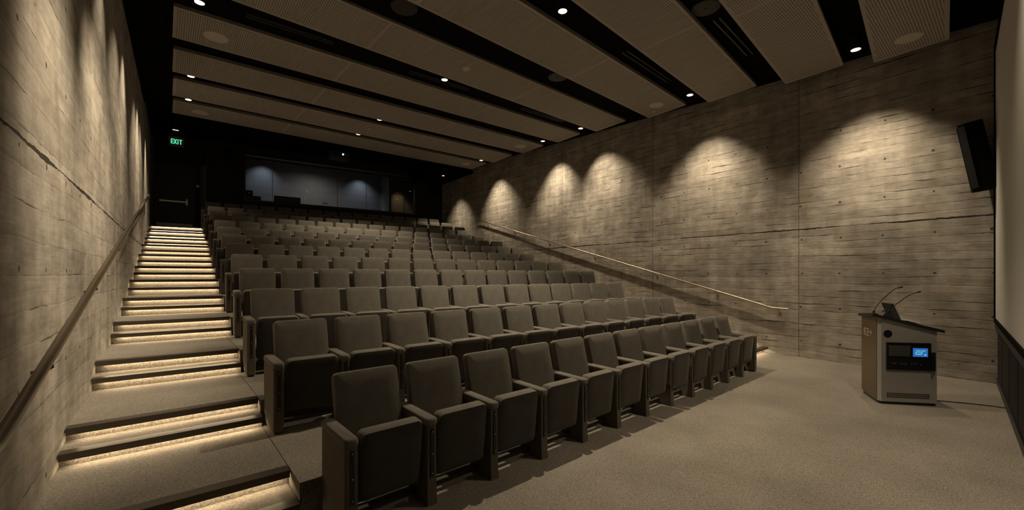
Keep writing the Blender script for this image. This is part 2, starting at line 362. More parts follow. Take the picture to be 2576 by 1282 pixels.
# door recess at the head of the left aisle
DY = 19.25
mb = MB(); mb.box(-0.6, -0.20, DY, DY + .2, 2.6, 6.7); mb.box(0.84, 1.3, DY, DY + .2, 2.6, 6.7); mb.box(-0.2, 0.84, DY, DY + .2, 5.50, 6.7); struct('wall_rear_left', mb, M['darkwall'])
mb = MB(); mb.prism([(1.06, DY), (1.2, DY), (1.2, bw(1.2) - .02), (1.17, bw(1.17) - .02)], 3.2, 5.6); struct('wall_door_return', mb, M['plaster'])
mb = MB(); mb.prism([(lw(18.6), 18.6), (lw(19.2) + .06, 19.2), (lw(19.2) + .06, DY), (lw(18.6), DY)], 3.2, 6.4); struct('wall_door_pier', mb, M['plaster'])
mb = MB(); mb.box(-0.20, 0.84, DY + .03, DY + .08, 3.21, 5.50); door = struct('door_1', mb, mat('dark_door', (0.016, 0.015, 0.013), 0.5))
mb = MB(); mb.box(-0.26, -0.20, DY - .02, DY + .1, 3.2, 5.56); mb.box(0.84, 0.90, DY - .02, DY + .1, 3.2, 5.56); mb.box(-0.26, 0.90, DY - .02, DY + .1, 5.50, 5.56); o = mb.build('door_frame', M['black2'], door)
mb = MB(); mb.box(-0.10, 0.66, DY - .045, DY - .015, 4.205, 4.255); mb.box(-0.08, -0.04, DY - .03, DY + .03, 4.20, 4.26); mb.box(0.64, 0.69, DY - .05, DY + .03, 4.12, 4.34); o = mb.build('push_bar', M['chrome'], door); o['label'] = 'chrome push bar'
mb = MB(); mb.box(0.06, 0.34, DY - .05, DY + .03, 5.40, 5.46); mb.box(-0.02, 0.30, DY - .07, DY - .05, 5.47, 5.485); o = mb.build('door_closer', M['slotvent'], door)
mb = MB(); mb.box(-0.19, 0.83, DY - .01, DY + .03, 3.2, 3.45); o = mb.build('kick_plate', M['steel'], door); o['label'] = 'metal kick plate'
mb = MB(); mb.lathe([(0.0, 0.0), (0.045, 0.0), (0.05, 0.02), (0.0, 0.03)][::-1], n=20, mtx=Matrix.Translation((0.98, DY, 4.86)) @ Matrix.Rotation(R(90), 4, 'X')); o = mb.build('door_release_button', M['white'], smooth=True); tag(o, 'small round pale button on the dark wall right of the exit door', 'button')

# ------------------------------------------------------------------ tiers and steps
TOPY = 19.25
def tier(k):
    z = ROWS[k][3]; f = rline(k - 1, -.05); xl = ROWS[k - 1][0] - .15 if k > 1 else .74
    xl = ROWS[k][0] - .07; xlf = min(ROWS[k - 1][0], ROWS[k][0]) - .07
    xR = max(xr(k), xr(k - 1)) + .10
    if k < 12: g = rline(k, -.049); pts = [(xlf, f(xlf)), (xR, f(xR)), (xR, g(xR)), (xlf, g(xlf))]
    else: pts = [(xlf, f(xlf)), (xR, f(xR)), (xR, bw(xR) + .1), (xlf, TOPY)]
    mb = MB(); mb.prism(pts, z - .42 if k > 1 else 0.001, z); return struct('floor_tier_%d' % (k + 1), mb, M['carpet'])
for k in range(1, 13): tier(k)
# step offsets relative to row line of the lower row: riser1, nosing1, riser2, nosing2
def step(side, n, k, upper):
    """n-th step from the floor.  k = index of the row it starts beside"""
    zlo, zhi = ROWS[k][3], ROWS[k + 1][3]; zm = (zlo + zhi) / 2
    o1, o2 = (-.16, .10) if k else (-.02, .26)
    if k == 0 and side == 'right': o1, o2 = .07, .35
    th0 = 0 if k == 0 and side == 'left' else None
    fa = rline(k, o2 if upper else o1)
    if k == 0: Y0 = 3.07; fa = (lambda x, q=(o2 if upper else o1): Y0 + q) if side == 'left' else rline(0, o2 if upper else o1)
    if upper:
        fb = rline(k + 1, -.16) if k < 11 else None; z = zhi; zb = zlo
    else:
        fb = rline(k, o2) if k else ((lambda x: Y0 + .26) if side == 'left' else rline(0, .35)); z = zm; zb = zlo - .1
    xin = ROWS[k][0] - .08 if side == 'left' else max(xr(k), xr(k + 1) if upper else 0) + .10
    if side == 'left': xin = min(ROWS[k][0], ROWS[k + 1][0]) - .075
    L = lambda f: (lw(f(-.5)) + .002, f(-.5)) if side == 'left' else (xin, f(xin))
    Rr = lambda f: (xin, f(xin)) if side == 'left' else (rw(f(9.9)) - .002, f(9.9))
    if fb is None: a, b = L(fa), Rr(fa); back = [(b[0], 18.9 if side == 'right' else TOPY), (a[0], TOPY if side == 'left' else 19.0)]
    else: a, b = L(fa), Rr(fa); c, d = L(fb), Rr(fb); back = [d, c]
    if fb is None and side == 'right': back = [(rw(17.8), bw(rw(17.8)) - .01), (xin, bw(xin) - .01)]
    cx, cy = (a[0] + b[0]) / 2, (a[1] + b[1]) / 2
    sd = 'left aisle' if side == 'left' else 'right aisle'
    t = thing('stair_step', 'glowing carpeted step, %s up from the floor in the %s' % (ONES[n], sd), 'step', (cx, cy, zb), 0, 'lit aisle steps')
    loc = (0, 0, 0)
    inv = lambda mbx: setattr(mbx, 'v', [(p[0] - cx, p[1] - cy, p[2] - zb) for p in mbx.v])
    mb = MB(); mb.prism([a, b] + back, zb, z); inv(mb); mb.build('tread', M['carpet'], t)
    # nosing overhangs the riser
    e = .078
    mb = MB(); mb.prism([(a[0] + .004, a[1] - e), (b[0] - .004, b[1] - e), (b[0] - .004, b[1] + .02), (a[0] + .004, a[1] + .02)], z - .034, z + .003)
    mb.prism([(a[0] + .004, a[1] - e - .004), (b[0] - .004, b[1] - e - .004), (b[0] - .004, b[1] - e + .012), (a[0] + .004, a[1] - e + .012)], z - .046, z + .001)
    inv(mb); mb.build('nosing', M['nosing'], t)
    mb = MB(); q0, q1 = (.07, .03) if side == 'left' else (.04, .05)
    mb.prism([(a[0] + q0, a[1] - .040), (b[0] - q1, b[1] - .040), (b[0] - q1, b[1] - .016), (a[0] + q0, a[1] - .016)], z - .0435, z - .0335)
    inv(mb); o = mb.build('light_strip', M['led'], t); o['label'] = 'glowing warm light strip'
n = 0
for side in ('left', 'right'):
    n = 0
    for k in range(12):
        for up in (False, True):
            n += 1; step(side, n, k, up)
# side block at the foot of the left steps
# ------------------------------------------------------------------ theatre seats
def Tm(x, y, z, rx=0, ry=0, rz=0):
    return Matrix.Translation((x, y, z)) @ Matrix.Rotation(rz, 4, 'Z') @ Matrix.Rotation(ry, 4, 'Y') @ Matrix.Rotation(rx, 4, 'X')
back_m = pillow(.478, .515, .085, .040, .022, .003, mtx=Tm(0, -.085, .655, R(-14)))
shell = MB(); pillow(.44, .47, .028, .035, .008, .0, mtx=Tm(0, -.052, .635, R(-14)), mb=shell)
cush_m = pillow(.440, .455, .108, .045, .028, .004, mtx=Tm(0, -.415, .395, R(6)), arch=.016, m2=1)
rail_m = MB(); rail_m.box(-.25, .25, -.40, -.36, .045, .075); rail_m.box(-.25, .25, -.30, -.27, .16, .20)
def arm_pad():
    mb = MB(); pts = rrect(.088, .47, .03)
    prof = [(.008, .560), (.0, .572), (.0, .600), (.006, .611), (.014, .615)]
    rings = []
    for ins, z in prof:
        s1 = (.088 - 2 * ins) / .088; s2 = (.47 - 2 * ins) / .47
        rings.append([Vector((x * s1, y * s2 - .365, z - (.006 if y < 0 else -.004))) for x, y in pts])
    nn = len(pts); vs = [p for g in rings for p in g]; fs = [(i * nn + k, i * nn + (k + 1) % nn, (i + 1) * nn + (k + 1) % nn, (i + 1) * nn + k) for i in range(len(rings) - 1) for k in range(nn)]
    fs += [tuple(range(nn))[::-1], tuple((len(rings) - 1) * nn + k for k in range(nn))]; mb.add(vs, fs); return mb
def panel(end):
    mb = MB()
    if end:
        pts = rrect(.082, .44, .012, 2); mb.prism([(x, y - .37) for x, y in pts], .02, .566); mb.box(-.03, .03, -.56, -.20, 0, .022)
    else:
        pts = rrect(.074, .40, .012, 2); mb.prism([(x, y - .385) for x, y in pts], .26, .566)
        a = [(-.035, -.585), (.035, -.585), (.035, -.36), (-.035, -.36)]
        vs = []
        for z, g, h2 in ((.27, 0, 0), (.12, .0, .02), (.03, .006, .05), (0.0, .006, .055)):
            vs += [Vector((x * (1 + g * 10), (y - .006 * (g > 0)) if y < -.5 else y + h2, z)) for x, y in a]
        fs = [(0, 1, 2, 3), (15, 14, 13, 12)] + [(i * 4 + k, i * 4 + (k + 1) % 4, (i + 1) * 4 + (k + 1) % 4, (i + 1) * 4 + k) for i in range(3) for k in range(4)]
        mb.add(vs, fs)
    return mb
def slot():
    mb = MB(); mb.box(-.014, .014, -.592, -.583, .20, .535); return mb
def screws():
    mb = MB(); mb.lathe([(.0, .004), (.0045, .003), (.005, 0)], n=8, mtx=Tm(0.002, -.5925, 0, R(90)))
    return mb
proto = bpy.data.objects.new('theater_seat', None); COL.objects.link(proto)
P_ = {}
P_['backrest'] = back_m.build('backrest', M['fabric'], proto, True)
P_['back_shell'] = shell.build('back_shell', M['black2'], proto, True)
P_['seat_cushion'] = cush_m.build('seat_cushion', [M['fabric'], M['fabric_shaded']], proto, True)  # front faces take the copy with shade in its colour
P_['floor_rail'] = rail_m.build('floor_rail', M['slotvent'], proto)
def arm(end, x, parent):
    a = arm_pad().build('armrest', M['fabric'], parent, True); a.location.x = x; a.location.y = .04
    p = panel(end).build('side_panel', M['panel_side'], parent); p.location.x = x; p.location.y = .04
    s_ = slot().build('slot', M['slot'], p); w_ = screws().build('screw', M['chrome'], p); w_.location.z = .515
    return a, p, s_, w_
inner = arm(False, -PIT / 2, proto)
endset = arm(True, -PIT / 2, proto)
tmpl_inner = [P_[k] for k in P_]
def cp(o, parent, x=None):
    c = o.copy(); COL.objects.link(c); c.parent = parent
    if x is not None: c.location.x = x
    return c
def put_arm(src, root, x):
    cp(src[0], root, x); p = cp(src[1], root, x); cp(src[2], p)
    for z in (.515, .36, .225): cp(src[3], p).location.z = z
seat_names = 0
for k, (X0, Y0, th, z, zt, ns) in enumerate(ROWS):
    c_, s_ = math.cos(R(th)), math.sin(R(th))
    for i in range(ns):
        t = (i + .5) * PIT
        r = bpy.data.objects.new('theater_seat', None); COL.objects.link(r)
        r.location = (X0 + t * c_ - .075 * s_, Y0 + t * s_ + .075 * c_, z + .0005); r.rotation_euler = (0, 0, R(th)); r.scale = (1, 1, (zt - z) / .905)
        pos = ONES[i + 1] + ' from the left aisle'
        if i == 0: pos = 'at the left aisle end'
        if i == ns - 1: pos = 'at the right-hand end'
        rowname = ['in the front row', 'in the second row'] + ['in the %s row' % ONES[j] for j in range(3, 13)] + ['in the back row']
        tag(r, 'charcoal fabric tip-up seat, %s, %s' % (pos, rowname[k]), 'seat', 'theatre seats in raked rows')
        for q in tmpl_inner: cp(q, r)
        put_arm(endset if i == 0 else inner, r, -PIT / 2)
        if i == ns - 1: put_arm(endset, r, PIT / 2 - .012)
for o in list(inner) + list(endset) + tmpl_inner + [proto]: bpy.data.objects.remove(o)

# ------------------------------------------------------------------ hung ceiling panels
def yy(xa, ya, xb, yb): return lambda x: ya + (yb - ya) * (x - xa) / (xb - xa)
PAN = [  # z, near-edge line, far-edge line, right end gap
 (5.16, yy(7.93, .59, 9.29, .70), yy(7.01, 1.35, 9.07, 1.56)), (5.29, yy(6.77, 1.75, 9.26, 1.99), yy(5.76, 2.59, 9.13, 2.89)),
 (5.44, yy(5.41, 3.07, 9.27, 3.42), yy(4.30, 4.00, 9.3, 4.42)), (5.56, yy(3.99, 4.62, 9.39, 4.97), yy(2.68, 5.64, 9.4, 5.98)),
 (5.70, yy(2.7, 6.50, 9.49, 6.70), yy(2.68, 7.56, 9.52, 7.74)), (5.80, yy(.11, 8.44, 9.55, 8.36), yy(.13, 9.55, 9.6, 9.35)),
 (5.87, yy(.14, 10.20, 9.64, 10.04), yy(.16, 11.35, 9.7, 11.12)), (5.955, yy(.16, 11.95, 9.75, 11.78), yy(.18, 13.12, 9.8, 12.99)),
 (6.02, yy(.18, 13.63, 9.85, 13.50), yy(.21, 14.72, 9.93, 14.62))]
PO = ['frontmost and nearest the screen', 'second back from the screen', 'third back from the screen', 'fourth back from the screen', 'fifth back from the screen', 'sixth back from the screen', 'seventh back from the screen', 'next to last before the booth', 'rearmost, nearest the projection booth']
for i, (z, fn, ff) in enumerate(PAN):
    yc = (fn(5) + ff(5)) / 2; xL = .0132 * yc + .01; xR = rw(yc) - .36
    xr1 = rw(fn(9.3)) - .36; xr2 = rw(ff(9.3)) - .36
    t = thing('acoustic_baffle', 'long perforated ceiling baffle, %s' % PO[i], 'ceiling baffle', (5, yc, z), 0, 'perforated baffles hung below the black ceiling')
    sub = lambda mbx: setattr(mbx, 'v', [(p[0] - 5, p[1] - yc, p[2] - z) for p in mbx.v])
    a, b, c, d = (xL, fn(xL)), (xr1, fn(xr1)), (xr2, ff(xr2)), (xL, ff(xL))
    # slatted face (object coordinates keep world X so the grooves run along the hall)
    mb = MB(); ins = .05
    for x0, x1 in ((xL + .05, 2.82), (2.89, 6.265), (6.335, xr1 - .05)):
        mb.prism([(x0, fn(x0) + ins), (x1, fn(x1) + ins), (x1, ff(x1) - ins), (x0, ff(x0) - ins)], z - .004, z + .01)
    sub(mb); mb.build('perforated_face', M['slat'], t)
    mb = MB(); mb.prism([a, b, c, d], z, z + .012); sub(mb); mb.build('face_frame', M['rim'], t)
    mb = MB(); mb.prism([(a[0] + .004, a[1] + .004), (b[0] - .004, b[1] + .004), (c[0] - .004, c[1] - .004), (d[0] + .004, d[1] - .004)], z + .011, z + .075); sub(mb); mb.build('edge_band', M['edge'], t)
    mb = MB()
    for x in (xL + .4, 2.85, 6.3, xr1 - .4):
        for y in (fn(x) + .2, ff(x) - .2): mb.tube([(x, y, z + .07), (x, y, zc(y) - .002)], .006, 6)
    sub(mb); mb.build('hanger_rod', M['black2'], t)
# round speakers set flush into the baffles
DISC = [((.72, 9.05), 5.80, 'round pale speaker grille at the left end of the sixth baffle', .185), ((.77, 14.2), 6.02, 'round pale speaker grille at the left end of the rearmost baffle', .185),
        ((9.11, 10.55), 5.87, 'round pale speaker grille at the right end of the seventh baffle', .185), ((9.25, 14.05), 6.02, 'round pale speaker grille at the right end of the rearmost baffle', .185),
        ((8.61, 1.07), 5.16, 'round pale speaker grille at the right end of the frontmost baffle', .16), ((8.84, 5.41), 5.56, 'round pale speaker grille at the right end of the fourth baffle', .16)]
for (x, y), z, lab, r in DISC:
    mb = MB(); mb.lathe([(0, -.012), (r * .93, -.012), (r, -.007), (r, -.0005), (0, -.0005)][::-1], n=36)
    o = mb.build('ceiling_speaker', M['disc'], smooth=False); o.location = (x, y, z - .004); tag(o, lab, 'speaker', 'pale round speakers in the baffles')
for (x, y), lab in (((2.85, 6.03), 'large dark round speaker in the black slot, left of the overhead lamp'), ((6.3, 6.12), 'large dark round speaker in the black slot above the middle rows'), ((6.13, 2.95), 'large dark round speaker in the black slot nearest the screen')):
    z = zc(y); rr = .20
    t = thing('slot_speaker', lab, 'speaker', (x, y, z - .03), 0, 'dark round speakers in the ceiling slots')
    mb = MB(); mb.lathe([(0, 0), (rr * .9, 0), (rr, .006), (rr, .03), (0, .03)][::-1], n=36); mb.build('grille', M['disc_dark'], t)
    mb = MB(); mb.lathe([(0, -.012), (.018, -.01), (.022, 0.0005)][::-1], n=14); mb.build('centre_badge', M['slotvent'], t)
for (xa, ya), (xb, yb), lab in (((1.03, 8.0), (2.39, 7.96), 'linear air slot diffuser in the black gap, leftmost'), ((3.92, 8.08), (5.34, 8.0), 'linear air slot diffuser right of the middle downlight'),
                                ((6.95, 8.04), (8.46, 7.99), 'linear air slot diffuser near the right end of the middle gap'), ((6.36, 4.53), (8.06, 4.64), 'bright-edged linear air slot diffuser above the right seats'),
                                ((6.5, 2.97), (8.02, 3.07), 'linear air slot diffuser beside the dark speaker nearest the screen'), ((4.2, 11.58), (5.6, 11.55), 'faint linear air slot diffuser between the rear baffles')):
    y = (ya + yb) / 2; z = zc(min(ya, yb)) - .004
    t = thing('slot_diffuser', lab, 'air vent', ((xa + xb) / 2, y, z), math.atan2(yb - ya, xb - xa), 'linear slot diffusers in the black ceiling gaps'); L = (xb - xa) / 2
    mb = MB(); mb.box(-L, L, -.08, .08, -.004, .004); mb.build('backing', M['black'], t)
    for yo in (-.055, .035):
        mb = MB(); mb.box(-L, L, yo - .008, yo + .012, -.035, -.003); mb.build('blade', M['slotvent'], t)

# ------------------------------------------------------------------ lights
def spot(name, loc, W, size, blend, col=(1, .84, .59), rad=.04, tilt=(0, 0)):
    l = bpy.data.lights.new(name, 'SPOT'); l.energy = W; l.spot_size = R(size); l.spot_blend = blend; l.color = col; l.shadow_soft_size = rad
    o = bpy.data.objects.new(name, l); COL.objects.link(o); o.location = loc; o.rotation_euler = (R(tilt[0]), R(tilt[1]), 0); return o
def downlight(x, y, z, W, lab, size=80, blend=.55, tilt=(0, 0), r=.062, glow=True, top=None):
    z += .0455; top = (zc(y) if top is None else top) - z
    t = thing('downlight', lab, 'ceiling light', (x, y, z), 0, 'recessed downlights in the ceiling gaps')
    mb = MB(); mb.lathe([(r + .010, -.045), (r + .010, top), (r, top), (r, -.045), (r + .010, -.045)], n=24); mb.build('housing', M['can'], t, True)
    if glow:
        mb = MB(); mb.lathe([(0, -.0455), (r * 1.05, -.0455)], n=24)
        mb.f = [tuple(range(24, 48))]; mb.m = [0]; mb.build('lens', M['lamp'], t)
    s = spot('lamp_beam', (0, 0, -.06), W, size, blend, tilt=tilt); s.parent = t
    return t
WW = 260
# right wall-side lamps
RL = [(8.57, 1.69, 5.22, 0, 'lit downlight in the slot nearest the screen, above the lectern'), (8.79, 4.57, 5.50, 0, 'lit downlight near the right wall above the long handrail'), (9.12, 7.96, 5.76, -9, 'lit downlight near the right wall, third from the screen'),
      (9.28, 9.67, 5.85, 0, 'lit downlight near the right wall, fourth from the screen'), (9.40, 13.20, 6.0, -4, 'lit downlight near the right wall by the rearmost baffle')]
for x, y, z, tx, lab in RL: downlight(x, y, z, WW * 2.05, lab, 84, 1.0, tilt=(tx, -12))
downlight(9.44, 16.11, 5.95, WW * 1.6, 'tiny lit downlight in the low soffit at the rear right corner', 84, 1.0, r=.05, tilt=(3, -6), top=6.0)
# middle lamps
for x, y, z, lab in ((4.55, 4.32, 5.50, 'brightest downlight at the top of the photo, in the wide black slot'), (4.62, 7.83, 5.76, 'lit downlight in the middle of the long central slot'), (4.66, 11.42, 5.94, 'lit downlight in the middle of the slot before the rear baffles'), (4.70, 13.20, 6.0, 'lit downlight in the middle of the rearmost slot')):
    downlight(x, y, z, WW * (4.2 if y < 5 else 2.9 if y < 9 else 2.1), lab, 110, .8)
# left lamps
for x, y, z, lab in ((.43, 8.0, 5.76, 'lit downlight above the left aisle at the top edge of the photo'), (.47, 11.56, 5.94, 'lit downlight at the left end of the slot below the first pair of rear baffles'), (.49, 13.32, 6.0, 'lit downlight at the left end of the rearmost slot')):
    downlight(x, y, z, WW * 1.1, lab, 76, 1.0, tilt=(0, 13))
t = thing('recessed_light', 'small rectangular recessed light above the exit sign', 'ceiling light', (.30, 16.6, 6.62)); mb = MB(); mb.box(-.09, .09, -.05, .05, -.55, -.50); mb.box(-.01, .01, -.01, .01, -.5, 0); mb.build('housing', M['can'], t)
mb = MB(); mb.box(-.07, .07, -.035, .035, -.553, -.551); mb.build('lens', emat('dim_lens', (1, .85, .6), 1.6), t)
s = spot('lamp_beam', (.4, 0, -.58), WW * .35, 90, 1.0); s.parent = t
# wall washers hidden up in the black channel along the left wall
for y in (1.7, 4.2, 6.5, 9.1, 12.4, 15.7):
    zt = zc(y)
    x = lw(y) + .60
    t = thing('wall_washer', 'recessed wall washer hidden in the dark channel above the left wall', 'ceiling light', (x, y, zt), 0, 'wall washers above the left wall')
    mb = MB(); mb.lathe([(.085, -.05), (.085, .01), (.07, .01), (.07, -.05), (.085, -.05)], n=20); mb.build('housing', M['black'], t, True)
    s = spot('lamp_beam', (0, 0, -.02), WW * (.8 if y < 8 else 2.0), 48, 1.0, tilt=(0, 13)); s.parent = t
for x, y, tx, ty, tz in ((1.5, 1.70, -.57, 3.2, 2.0), (1.5, 2.86, -.5, 4.6, 1.9), (1.5, 4.28, -.5, 6.6, 2.4)):
    t = thing('aimed_spotlight', 'small black spotlight aimed from the front slots at the left wall', 'ceiling light', (x, y, zc(y)), 0, 'aimed spotlights above the open floor')
    mb = MB(); mb.lathe([(.05, -.02), (.05, .0), (.0, .0)], n=16); mb.build('base', M['can'], t)
    s = spot('lamp_beam', (0, 0, -.12), WW * 4.6, 42, 1.0); s.parent = t
    dv_ = Vector((tx - x, ty - y, tz - zc(y) + .12)); s.rotation_euler = dv_.to_track_quat('-Z', 'Y').to_euler()
    mb = MB(); q_ = dv_.normalized(); mb.tube([Vector((0, 0, -.12)) - q_ * .10, Vector((0, 0, -.12)) - q_ * .02], .04, 14); mb.tube([(0, 0, -.01), Vector((0, 0, -.12)) - q_ * .05], .008, 6); mb.build('housing', M['can'], t, True)
# lamps of the same grid beyond the top edge of the photograph
for x, y in ((4.7, 1.62), (2.4, .15), (4.7, .15)):
    t = thing('downlight', 'lit downlight of the front slots above the open floor', 'ceiling light', (x, y, zc(y)), 0, 'front downlights above the open floor')
    mb = MB(); mb.lathe([(.076, -.045), (.076, .01), (.062, .01), (.062, -.045), (.076, -.045)], n=24); mb.build('housing', M['can'], t, True)
    mb = MB(); mb.lathe([(0, -.0455), (.064, -.0455)], n=24); mb.f = [tuple(range(24, 48))]; mb.m = [0]; mb.build('lens', M['lamp'], t)
    s = spot('lamp_beam', (0, 0, -.06), WW * (1.6 if y < 1 else .75), 104, .9); s.parent = t

# ------------------------------------------------------------------ small ceiling fittings
def dome(x, y, z, lab, r=.075):
    t = thing('ceiling_sensor', lab, 'smoke detector', (x, y, z), 0, 'sensors on the baffles')
    mb = MB(); mb.lathe([(r, -.0005), (r, -.02), (r * .8, -.04), (r * .42, -.05), (.0, -.05)], n=24); mb.build('base', M['white'], t, True)
    mb = MB(); mb.lathe([(r * .35, -.049), (r * .33, -.068), (.0, -.07)], n=16); mb.build('sensor_head', M['disc'], t, True)
dome(4.61, 6.99, 5.70 - .004, 'pale domed smoke detector on the fifth baffle'); dome(4.72, 12.32, 5.955 - .004, 'small pale smoke detector on the next to last baffle', .05)
dome(9.08, 5.62, 5.56 - .004, 'small white dome sensor beside the round grille on the fourth baffle', .045)

# ------------------------------------------------------------------ exit sign
t = thing('exit_sign', 'green illuminated EXIT sign hanging above the rear left door', 'exit sign', (.33, 17.0, 5.66)); t.scale = (1.22, 1.0, 1.22)
mb = MB(); mb.box(-.155, .155, -.02, .02, 0, .24); mb.build('housing', M['exit_box'], t)
mb = MB(); mb.box(-.14, .14, -.024, -.0205, .012, .228); mb.build('face_plate', M['exit_face'], t)
mb = MB(); mb.box(-.01, .01, -.01, .01, .24, .95); mb.build('stem', M['black2'], t)
def letters(strokes, w, h, th, x0, z0, sc_=1.0):
    return strokes
mb = MB(); y0, y1 = -.028, -.0242; B_ = lambda x0, x1, z0, z1: mb.box(x0, x1, y0, y1, z0, z1)
# E
B_(-.115, -.095, .06, .185); [B_(-.115, -.062, z, z + .02) for z in (.06, .1125, .165)]
# X
for s_ in (-1, 1): mb.box(-.010, .010, y0, y1, -.068, .068, mtx=Matrix.Translation((-.028, 0, .1225)) @ Matrix.Rotation(R(23 * s_), 4, 'Y'))
# I, T
B_(.018, .038, .06, .185); B_(.052, .115, .165, .185); B_(.073, .094, .06, .185)
o = mb.build('lettering', M['exit_glow'], t); o['label'] = 'glowing green letters'

# ------------------------------------------------------------------ handrails
def sweep_rect(mb, pts, w, h):
    pts = [Vector(p) for p in pts]; rings = []
    prof = rrect(w, h, min(w, h) * .42, 3)
    for i, p in enumerate(pts):
        d = (pts[min(i + 1, len(pts) - 1)] - pts[max(i - 1, 0)]).normalized(); a = d.cross(Vector((0, 0, 1))).normalized(); b = a.cross(d).normalized()
        rings.append([p + a * x + b * z for x, z in prof])
    nn = len(prof); vs = [q for g in rings for q in g]
    fs = [(i * nn + k, i * nn + (k + 1) % nn, (i + 1) * nn + (k + 1) % nn, (i + 1) * nn + k) for i in range(len(rings) - 1) for k in range(nn)] + [tuple(range(nn)), tuple((len(rings) - 1) * nn + k for k in range(nn))[::-1]]
    mb.add(vs, fs)
zr = lambda y: 1.25 + (y - 4.41) * .2633
RX = lambda y: rw(y) - .075
t = thing('handrail', 'slim bronze handrail climbing the right board-marked concrete wall', 'handrail', (RX(3), 3, .5))
sub = lambda mbx, t=t: setattr(mbx, 'v', [(p[0] - t.location[0], p[1] - t.location[1], p[2] - t.location[2]) for p in mbx.v])
mb = MB(); pts = [(RX(2.93), 2.93, .93), (RX(3.2), 3.2, .935), (RX(3.32), 3.32, .955)] + [(RX(y), y, zr(y)) for y in (3.5, 5, 7, 9, 11, 13, 14.3)] + [(RX(14.45), 14.45, zr(14.4)), (RX(14.7), 14.7, zr(14.4)), (RX(14.72), 14.72, zr(14.4) - .16), (rw(14.72) - .01, 14.72, zr(14.4) - .2)]
mb.tube(pts, .019, 12); sub(mb); mb.build('rail', M['bronze'], t, True)
for y in (3.11, 4.39, 5.96, 8.09, 10.1, 12.07, 13.9):
    z = .935 if y < 3.2 else zr(y)
    mb = MB(); mb.tube([(RX(y), y, z - .015), (RX(y), y, z - .07), (RX(y) + .02, y, z - .095), (rw(y) - .001, y, z - .10)], .008, 8)
    mb.lathe([(.0, .012), (.03, .010), (.032, 0)], n=14, mtx=Matrix.Translation((rw(y) - .001, y, z - .10)) @ Matrix.Rotation(R(-90), 4, 'Y')); sub(mb); mb.build('bracket', M['bronze'], t, True)
zl = lambda y: 1.085 + (y - 3.33) * .2262
LX = lambda y: lw(y) + .085
t = thing('handrail', 'broad brown handrail running up the left concrete wall beside the lit steps', 'handrail', (LX(3), 3, .5))
mb = MB(); pts = [(LX(2.35), 2.35, zl(2.6) - .0), (LX(2.6), 2.6, zl(2.62))] + [(LX(y), y, zl(y)) for y in (2.8, 4, 6, 8, 10, 12, 14, 15.4)] + [(LX(15.7), 15.7, zl(15.4))]
sweep_rect(mb, pts, .045, .06); sub(mb, t); mb.build('rail', M['wood_rail'], t, True)
for y in (3.6, 5.4, 7.4, 9.4, 11.4, 13.4, 15.2):
    z = zl(y); mb = MB(); mb.tube([(LX(y), y, z - .03), (LX(y), y, z - .08), (LX(y) - .03, y, z - .10), (lw(y) + .001, y, z - .10)], .009, 8); sub(mb, t); mb.build('bracket', M['wood_rail'], t, True)

# ------------------------------------------------------------------ projection screen on the front wall
t = thing('projection_screen', 'large pale projection screen on the front wall at the right edge', 'projection screen', (5, fw(5), .93))
sub5 = lambda mbx: setattr(mbx, 'v', [(p[0] - 5, p[1] - fw(5), p[2] - .93) for p in mbx.v])
def fslab(mb, x0, x1, z0, z1, d0, d1): mb.prism([(x0, fw(x0) + d0), (x1, fw(x1) + d0), (x1, fw(x1) + d1), (x0, fw(x0) + d1)], z0, z1)
mb = MB(); fslab(mb, 1.6, 9.29, .98, 4.84, .03, .034); sub5(mb); mb.build('screen_surface', M['screen'], t)
mb = MB(); fslab(mb, 1.5, 9.36, .92, .98, .001, .05); fslab(mb, 1.5, 9.36, 4.84, 4.92, .001, .05); fslab(mb, 1.5, 1.6, .98, 4.84, .001, .05); fslab(mb, 9.29, 9.36, .98, 4.84, .001, .05); sub5(mb); mb.build('screen_frame', M['black'], t)
# lower panelling below the screen
mb = MB()
for x in range(0, 9): fslab(mb, .45 + x, 1.38 + x if x < 8 else 9.35, .14, .78, .001, .012)
struct('trim_3', mb, M['darkwall'])

# ------------------------------------------------------------------ wall loudspeaker
t = thing('wall_speaker', 'tall black loudspeaker tilted on the right wall beside the screen', 'speaker', (9.24, .34, 2.85)); t.rotation_euler = (R(-9), 0, R(8))
mb = MB(); mb.prism([(-.13, -.13), (.13, -.13), (.15, .05), (.10, .12), (-.10, .12), (-.15, .05)], 0, 1.0); mb.build('cabinet', M['black'], t)
mb = MB(); mb.prism([(-.152, .058), (-.10, .126), (-.11, .13), (-.16, .063)], .03, .97); mb.build('grille', M['slot'], t)
mb = MB(); mb.box(.12, .22, -.03, .03, .40, .50); mb.build('wall_bracket', M['black2'], t)

# ------------------------------------------------------------------ lectern
Bp = Vector((6.867, 1.130)); Cp = Vector((7.27, .652)); Ap = Vector((7.393, 1.392)); Dp = Ap + (Cp - Bp) * 1.0 + Vector((.0, .02))
uu = (Cp - Bp).normalized(); vv = (Ap - Bp).normalized(); base = (Ap + Cp) / 2
t = thing('lectern', 'grey metal lectern with sloping black top and control panel', 'lectern', (base.x, base.y, 0))
subL = lambda mbx: setattr(mbx, 'v', [(p[0] - base.x, p[1] - base.y, p[2]) for p in mbx.v])
ztop = lambda p: 1.075 - .16 * ((Vector(p) - Bp).dot(uu)) / .625
def poly(off):
    pts = [Bp + vv * .045 , Bp + uu * .03, Cp, Dp, Ap]
    c = sum(pts, Vector((0, 0))) / 5
    return [tuple(p + (p - c).normalized() * off) for p in pts]
ps = poly(0); mb = MB(); mb.prism(ps, .035, [ztop(p) for p in ps]); subL(mb); mb.build('body', M['steel'], t)
